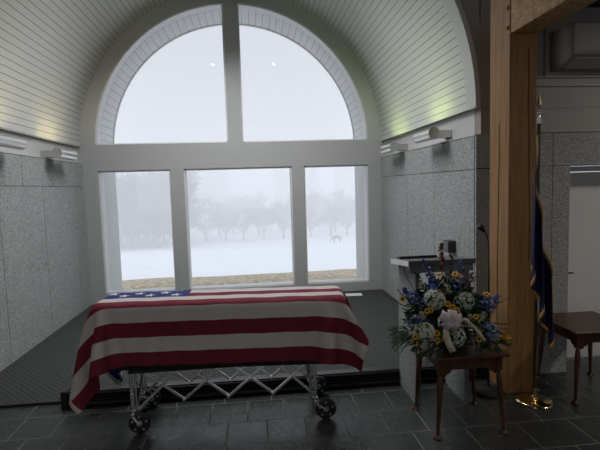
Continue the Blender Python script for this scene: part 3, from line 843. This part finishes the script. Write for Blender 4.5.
# yellow lily at the right corner of the table
bm = bmesh.new(); p = W(1.86, 3.28, .70)
for k in range(7):
    a = math.radians(-40+k*45); leaf(bm, p, Vector((math.cos(a)*.9, -.4, math.sin(a)*.8+.2)), .060, .026)
tube(bm, [W(1.74, 3.3, .76), p], .003, 5); obj('yellow_lily', bm, YEL, fa)
bm = bmesh.new()
for k in range(5): leaf(bm, W(1.80, 3.26, .70), Vector((1, -.2, -.55+k*.12)), .12, .012)
obj('grass_blades', bm, LEAF2, fa)
# blue delphinium sprays
BLU = [plain('delphinium_blue', (.06, .10, .34), .6, var=.4), plain('cornflower_blue', (.16, .24, .55), .6, var=.4), plain('indigo_bloom', (.02, .03, .11), .6, var=.4)]
def spray(p0, p1, r, n=78, cols=BLU, name='delphinium_spray', s=.0125):
    bm = bmesh.new(); tube(bm, [p0, p1], .003, 5)
    for k in range(n):
        q = random.random(); c = p0.lerp(p1, q)+rdir()*r*(1-.65*q)
        dd_ = rdir(); x, y = frame_for(dd_); mi = random.randint(0, len(cols)-1)
        for j in range(5):
            a = j*2*PI/5; f = x*math.cos(a)+y*math.sin(a); g = dd_.cross(f)
            bm.faces.new([bm.verts.new(c), bm.verts.new(c+f*s*.6+g*s*.4), bm.verts.new(c+f*s), bm.verts.new(c+f*s*.6-g*s*.4)]).material_index = mi
    obj(name, bm, cols, fa)
for a, b, r in (((1.35, 3.33, 1.10), (1.255, 3.33, 1.32), .035), ((1.525, 3.33, 1.10), (1.56, 3.35, 1.30), .05), ((1.23, 3.32, 1.0), (1.085, 3.30, 1.12), .045), ((1.25, 3.25, .89), (1.10, 3.22, .90), .035),
                ((1.74, 3.33, .90), (1.85, 3.33, 1.02), .045), ((1.70, 3.30, .95), (1.78, 3.3, 1.05), .04), ((1.32, 3.32, 1.12), (1.33, 3.33, 1.2), .035)):
    spray(W(*a), W(*b), r)
REDC = [plain('dark_red_bloom', (.20, .012, .018), .5, var=.3), TWIG]
spray(W(1.425, 3.38, 1.04), W(1.42, 3.40, 1.43), .030, 40, REDC, 'red_bud_stem', .018)
spray(W(1.57, 3.34, 1.04), W(1.66, 3.38, 1.20), .028, 34, REDC, 'red_bud_stem', .014)
# cream filler blossoms
FILL = [plain('cream_filler_petal', (.50, .48, .36), .6, var=.2), plain('pale_green_bud', (.30, .34, .20), .6, var=.2)]
for p in ((1.403, 3.25, 1.12), (1.206, 3.25, 1.17), (1.565, 3.22, .889), (1.673, 3.22, .897), (1.15, 3.25, .90), (1.52, 3.2, .87), (1.47, 3.25, 1.20), (1.20, 3.22, .93)):
    spray(W(*p)-Vector((0, 0, .03)), W(*p)+Vector((0, 0, .03)), .035, 22, FILL, 'filler_blossom', .012)
# twigs with buds
def twig(p0, p1, mat=TWIG, buds=9, bl=.022, name='budded_twig', r=.0035, sag=.02):
    bm = bmesh.new(); n = 8
    pts = [p0.lerp(p1, i/n)+Vector((0, 0, sag*math.sin(PI*i/n)))+rdir()*.004 for i in range(n+1)]
    tube(bm, pts, [r*(1-.6*i/n) for i in range(n+1)], 5)
    for k in range(buds):
        q = .25+.75*k/buds; p = p0.lerp(p1, q)+Vector((0, 0, sag*math.sin(PI*q)))
        leaf(bm, p, (p1-p0).normalized()+rdir()*.6, bl, bl*.45)
    obj(name, bm, mat, fa)
for a, b in (((1.26, 3.35, .98), (1.10, 3.33, 1.27)), ((1.23, 3.33, .95), (.93, 3.28, 1.10)), ((1.25, 3.3, .82), (.935, 3.22, .845)), ((1.22, 3.35, 1.0), (1.04, 3.3, 1.12)), ((1.70, 3.35, .93), (1.98, 3.33, 1.025)), ((1.72, 3.3, .84), (1.955, 3.28, .83))):
    twig(W(*a), W(*b), sag=-.02)
GRS = plain('golden_grass', (.30, .24, .09), .6, var=.2)
twig(W(1.62, 3.36, 1.05), W(1.76, 3.33, 1.33), GRS, 12, .02, 'grass_stem', .002); twig(W(1.64, 3.36, 1.0), W(1.70, 3.33, 1.24), GRS, 8, .02, 'grass_stem', .002)
twig(W(1.49, 3.38, 1.05), W(1.497, 3.38, 1.34), LEAF, 16, .035, 'leafy_stem', .003); twig(W(1.29, 3.36, 1.05), W(1.20, 3.36, 1.23), LEAF, 18, .03, 'leafy_stem', .003); twig(W(1.60, 3.36, 1.02), W(1.66, 3.36, 1.16), LEAF, 14, .03, 'leafy_stem', .003)
twig(W(1.38, 3.36, 1.05), W(1.33, 3.36, 1.25), LEAF, 16, .03, 'leafy_stem', .003)

# ------------------------------------------------------------------ outside: grass strip, snow field falling away, orchard, horse
def gz(y):
    ks = [(8.1, -.10), (10.4, -.13), (14, -.55), (30, -2.55), (60, -5.9), (75, -7.55), (95, -8.7), (120, -9.6), (170, -10.4), (260, -11)]
    for (a, za), (b, zb) in zip(ks, ks[1:]):
        if y <= b: return za+(zb-za)*(y-a)/(b-a)
    return ks[-1][1]
bm = bmesh.new()
ys = [8.0, 8.6, 9.2, 9.8, 10.2, 10.6, 11, 12, 13, 15, 18, 22, 27, 33, 40, 50, 60, 75, 95, 120, 170, 260]
xs = [-200, -120, -70, -40, -20, -10, -5, -2.5, 0, 2.5, 5, 10, 20, 40, 70, 120, 200]
g = [[bm.verts.new((x, y, gz(y)+(.02*math.sin(x*1.3+y) if y > 11 else 0))) for x in xs] for y in ys]
for i in range(len(ys)-1):
    for j in range(len(xs)-1): bm.faces.new((g[i][j], g[i][j+1], g[i+1][j+1], g[i+1][j]))
def mat_ground():
    m = NT('dead_grass_and_snow')
    s = m.node('ShaderNodeSeparateXYZ'); m.link(m.coord('Object'), s.inputs[0])
    n = m.noise(1.1, 4); n2 = m.noise(11, 6, .8); n3 = m.noise(4, 5, .8)
    edge = m.M('ADD', s.outputs[1], m.M('MULTIPLY', m.M('SUBTRACT', n, .5), .9))
    k = m.M('GREATER_THAN', edge, 11.8)
    streak = m.M('MULTIPLY', m.M('GREATER_THAN', m.noise(1.4, 6, .75, stretch=(.5, 3, 1)), .60), m.M('LESS_THAN', s.outputs[1], 14.5))
    gr = m.ramp(n2, .38, .62, (.20, .15, .09), (.82, .76, .62)); gr = m.mix(m.M('MULTIPLY', n3, .5), gr, (.40, .34, .25))
    sn = m.mix(m.noise(3, 4), (.80, .83, .88), (.88, .90, .93)); sn = m.mix(m.M('MULTIPLY', streak, .35), sn, (.45, .40, .32))
    m.base(m.mix(k, gr, sn)); m.set(.9, 0, .1); m.bump(n2, .5, .03); return m.m
struct('ground', bm, mat_ground(), smooth=True)
BARK = plain('wet_bark', (.05, .045, .042), .9, var=.3, scale=3)
def tree_mesh(seed, h, spread, trunk_h, nb, lean=.3, twigs=12, tall=False):
    rd = random.Random(seed); bm = bmesh.new(); bc_ = bmesh.new()
    def rv(): return Vector((rd.gauss(0, 1), rd.gauss(0, 1), rd.gauss(0, 1))).normalized()
    top = Vector((rd.uniform(-.2, .2), 0, trunk_h))
    tube(bm, [(0, 0, -.3), (0, 0, 0), top], [h*.035, h*.03, h*.024], 6)
    if tall: tube(bm, [top, top+Vector((0, 0, h-trunk_h-.5))], [h*.018, .02], 5)
    for k in range(nb):
        a = 2*PI*k/nb+rd.uniform(-.4, .4)
        st = top if not tall else top+Vector((0, 0, (h-trunk_h)*rd.uniform(0, .8)))
        e = st+Vector((math.cos(a)*spread*rd.uniform(.5, 1), math.sin(a)*spread*rd.uniform(.5, 1), (h-trunk_h)*rd.uniform(.3, .9)*(1 if not tall else .3)))
        md = (st+e)/2+Vector((0, 0, h*.05))
        tube(bm, [st, md, e], [h*.014, h*.009, h*.004], 5)
        for j in range(twigs):
            q = rd.uniform(.25, 1); p = st.lerp(e, q)+Vector((0, 0, h*.04)); dr_ = rv(); dr_.z = abs(dr_.z)*.8
            p2 = p+dr_*h*rd.uniform(.12, .24); tube(bc_, [p, p2], [h*.005, h*.002], 3, cap=False)
            for i in range(7):
                p3 = p.lerp(p2, rd.uniform(.2, 1)); p4 = p3+(rv()+dr_*.6)*h*rd.uniform(.06, .13)
                tube(bc_, [p3, p4], [h*.003, h*.0015], 3, cap=False)
    return bm, bc_
def make_tree(name, label, loc, **kw):
    t = thing(name, label, 'tree', loc)
    a, b = tree_mesh(**kw); obj('trunk', a, BARK, t); obj('crown', b, BARK, t)
    return t
def dup(r, loc, rz, s, label=None, group=None):
    c = r.copy(); C.objects.link(c); c.location = loc; c.rotation_euler = (0, 0, rz); c.scale = (s, s, s)
    if label: c['label'] = label
    if group: c['group'] = group
    for ch in r.children:
        d = ch.copy(); C.objects.link(d); d.parent = c
    return c
protos = [dict(seed=s, h=6.2, spread=4.2, trunk_h=1.3, nb=9, twigs=16) for s in (1, 2)]
spots = [(-9.3, 95, 1), (-5.6, 96, 1.05), (-2.0, 95, 1), (2.2, 96, 1.1), (6.3, 95, 1.05), (12.2, 97, 1), (16.4, 97, 1.1), (19.6, 96, 1)]
OL = 'bare spreading apple tree in the foggy front row of the orchard'
P1 = None; P2 = None
for i, (x, y, s) in enumerate(spots):
    if i < 2:
        tr = make_tree('apple_tree', OL, (x, y, gz(y)), **protos[i]); tr['group'] = 'foggy orchard front row'
        if i == 0: P1 = tr
        else: P2 = tr
        tr.scale = (s, s, s)
    else: dup((P1, P2)[i % 2], (x, y, gz(y)), i*1.7, s, OL, 'foggy orchard front row')
random.seed(5)
for i in range(15):
    rw_, c_ = i//5, i % 5; y = 108+12*rw_; x = (-8+c_*9.5+rw_*3.2)*y/115
    dup((P1, P2)[i % 2], (x, y, gz(y)), i*2.3, random.uniform(1.35, 1.75), 'blurred larger tree in the fog behind the orchard rows', 'foggy trees behind the orchard')
Tw = make_tree('woodland_tree', 'tall bare tree of the fog-grey wood seen through the left window', (-13, 88, gz(88)), seed=8, h=12, spread=2.6, trunk_h=.5, nb=34, twigs=10, tall=True)
Tw['group'] = 'foggy wood at the left'
for i in range(24):
    rw_, c_ = i//4, i % 4; y = 82+6.5*rw_; x = (-13.0-c_*4.6-(rw_*1.75) % 4.6)*y/88
    dup(Tw, (x, y, gz(y)), i*1.3, random.uniform(.95, 1.12), 'tall bare tree of the fog-grey wood seen through the left window', 'foggy wood at the left')
# grazing horse
def skin_body(name, verts, edges, mat, parent=None):
    me = bpy.data.meshes.new(name); me.from_pydata([v[:3] for v in verts], edges, []); o = bpy.data.objects.new(name, me); C.objects.link(o)
    sk = o.modifiers.new('skin', 'SKIN')
    for i, v in enumerate(verts):
        r = v[3]; me.skin_vertices[0].data[i].radius = (r, r if len(v) < 5 else v[4])
    me.skin_vertices[0].data[0].use_root = True
    s = o.modifiers.new('s', 'SUBSURF'); s.levels = 1; s.render_levels = 2; me.materials.append(mat)
    if parent: o.parent = parent
    return o
HM = plain('brown_horse_coat', (.09, .06, .045), .7, var=.2, scale=4)
V_ = [(0, 0, 1.12, .27, .33), (.45, 0, 1.14, .25, .30), (-.45, 0, 1.10, .26, .32), (.72, 0, 1.18, .18, .22), (.95, 0, .95, .11, .14), (1.12, 0, .62, .09, .11), (1.22, 0, .35, .075, .09), (1.16, 0, .10, .05, .055),
      (-.68, 0, 1.14, .18, .2),
      (.52, .17, .85, .10), (.50, .18, .48, .06), (.50, .18, .08, .045), (.56, .18, .03, .05),
      (.52, -.17, .85, .10), (.62, -.18, .48, .06), (.60, -.18, .08, .045), (.66, -.18, .03, .05),
      (-.55, .17, .85, .13), (-.50, .18, .62, .08), (-.66, .18, .45, .055), (-.62, .18, .08, .045), (-.56, .18, .03, .05),
      (-.55, -.17, .85, .13), (-.42, -.18, .62, .08), (-.56, -.18, .45, .055), (-.50, -.18, .08, .045), (-.44, -.18, .03, .05)]
E_ = [(0, 1), (0, 2), (1, 3), (3, 4), (4, 5), (5, 6), (6, 7), (2, 8), (1, 9), (9, 10), (10, 11), (11, 12), (1, 13), (13, 14), (14, 15), (15, 16), (2, 17), (17, 18), (18, 19), (19, 20), (20, 21), (2, 22), (22, 23), (23, 24), (24, 25), (25, 26)]
ht = thing('horse', 'dark horse grazing with lowered head alone on the snow field', 'horse', (13.7, 75, gz(75)), PI-.15); ht.scale = (.86, .86, .86)
skin_body('body', V_, E_, HM, ht)
bm = bmesh.new(); tube(bm, [(-.80, 0, 1.16), (-.92, 0, 1.0), (-.94, 0, .55)], [.05, .07, .02], 6); obj('tail', bm, RUBBER, ht, smooth=True)
bm = bmesh.new(); 
for k in range(7): box(bm, .68+k*.07, .74+k*.07, -.02, .02, 1.30-k*.13, 1.42-k*.14)
obj('mane', bm, RUBBER, ht)
bm = bmesh.new()
for s in (-.05, .05): tube(bm, [(1.16, s, .42), (1.10, s*1.3, .52)], [.03, .008], 6)
obj('ears', bm, HM, ht)

# fog bank over the lower fields
bm = B(-150, 150, 16, 240, -14, 9)
fog = obj('fog_bank', bm, None); 
m = NT('fog'); m.n.remove(m.b); vs_ = m.node('ShaderNodeVolumeScatter'); vs_.inputs['Density'].default_value = .0185; vs_.inputs['Color'].default_value = (.985, .975, .965, 1); vs_.inputs['Anisotropy'].default_value = 0.0
m.link(vs_.outputs[0], m.out.inputs['Volume']); fog.data.materials[0] = m.m
tagk(fog, 'stuff', 'pale fog lying over the snow field and orchard', 'fog')

# ------------------------------------------------------------------ world, lights, camera
def lamp(name, x, y, z, e, size, col, tilt=0, spread=180):
    l = bpy.data.lights.new(name, 'AREA'); l.shape = 'DISK'; l.size = size; l.energy = e; l.color = col; l.spread = math.radians(spread)
    o = bpy.data.objects.new(name, l); C.objects.link(o); o.location = (x, y, z); o.rotation_euler = (math.radians(tilt), 0, 0)
# fill lights added at the vault crown and in the main room; side room lamp
lamp('vault_fill', -.85, 5.9, 4.80, 52, 1.7, (.99, .98, 1), 0, 140); lamp('vault_fill', .5, 5.9, 4.80, 52, 1.7, (.99, .98, 1), 0, 140)
lamp('vault_spot', -.77, 5.0, 4.75, 1.2, .05, (.97, .98, 1), 14); lamp('vault_spot', .63, 5.0, 4.75, 1.2, .05, (.97, .98, 1), 14)
for x, y in ((-3.4, -1.0), (-.2, -1.0), (-3.4, -4), (1.0, -4)): lamp('main_room_fill', x, y, 5.5, 20, 1.2, (1, .93, .84), 0, 125)  # unseen overhead fill added behind the camera
lamp('side_room_lamp', 5.2, 2.2, 3.4, 38, .5, (1, .90, .80))
w = bpy.data.worlds.new('overcast'); sc.world = w; w.use_nodes = True
bg = w.node_tree.nodes['Background']; bg.inputs[0].default_value = (.84, .87, .945, 1); bg.inputs[1].default_value = 1.0
nt = w.node_tree; tc = nt.nodes.new('ShaderNodeTexCoord'); sx_ = nt.nodes.new('ShaderNodeSeparateXYZ'); rp = nt.nodes.new('ShaderNodeValToRGB')
nt.links.new(tc.outputs['Generated'], sx_.inputs[0]); nt.links.new(sx_.outputs[2], rp.inputs[0])
e = rp.color_ramp.elements; e[0].position = .0; e[0].color = (.84, .865, .94, 1); e[1].position = .36; e[1].color = (.735, .765, .85, 1)
q = rp.color_ramp.elements.new(1.0); q.color = (1.35, 1.4, 1.5, 1)
nt.links.new(rp.outputs[0], bg.inputs[0])
cam = bpy.data.objects.new('camera', bpy.data.cameras.new('camera')); C.objects.link(cam)
R = Vector((0.9941660190696517, -0.10378734698283357, -0.02936176311916066)); Uv = Vector((0.03770155864284662, 0.07932874177078607, 0.9961353036635957)); F = Vector((0.101057008678769, 0.99143085353207, -0.08277888415272555))
cam.matrix_world = Matrix(((R.x, Uv.x, -F.x, 0), (R.y, Uv.y, -F.y, 0), (R.z, Uv.z, -F.z, 1.9), (0, 0, 0, 1)))
cam.data.sensor_width = 36; cam.data.lens = 466.36/600*36; cam.data.clip_end = 600; cam.data.clip_start = .05
sc.camera = cam
sc.view_settings.view_transform = 'Standard'; sc.view_settings.look = 'None'; sc.view_settings.exposure = 0; sc.view_settings.gamma = 1
sc.view_settings.use_curve_mapping = False
cy = sc.cycles
cy.max_bounces = 10; cy.diffuse_bounces = 6; cy.glossy_bounces = 4; cy.transparent_max_bounces = 12; cy.volume_bounces = 4
cy.use_denoising = True; cy.caustics_reflective = False; cy.caustics_refractive = False
cy.sample_clamp_indirect = 6
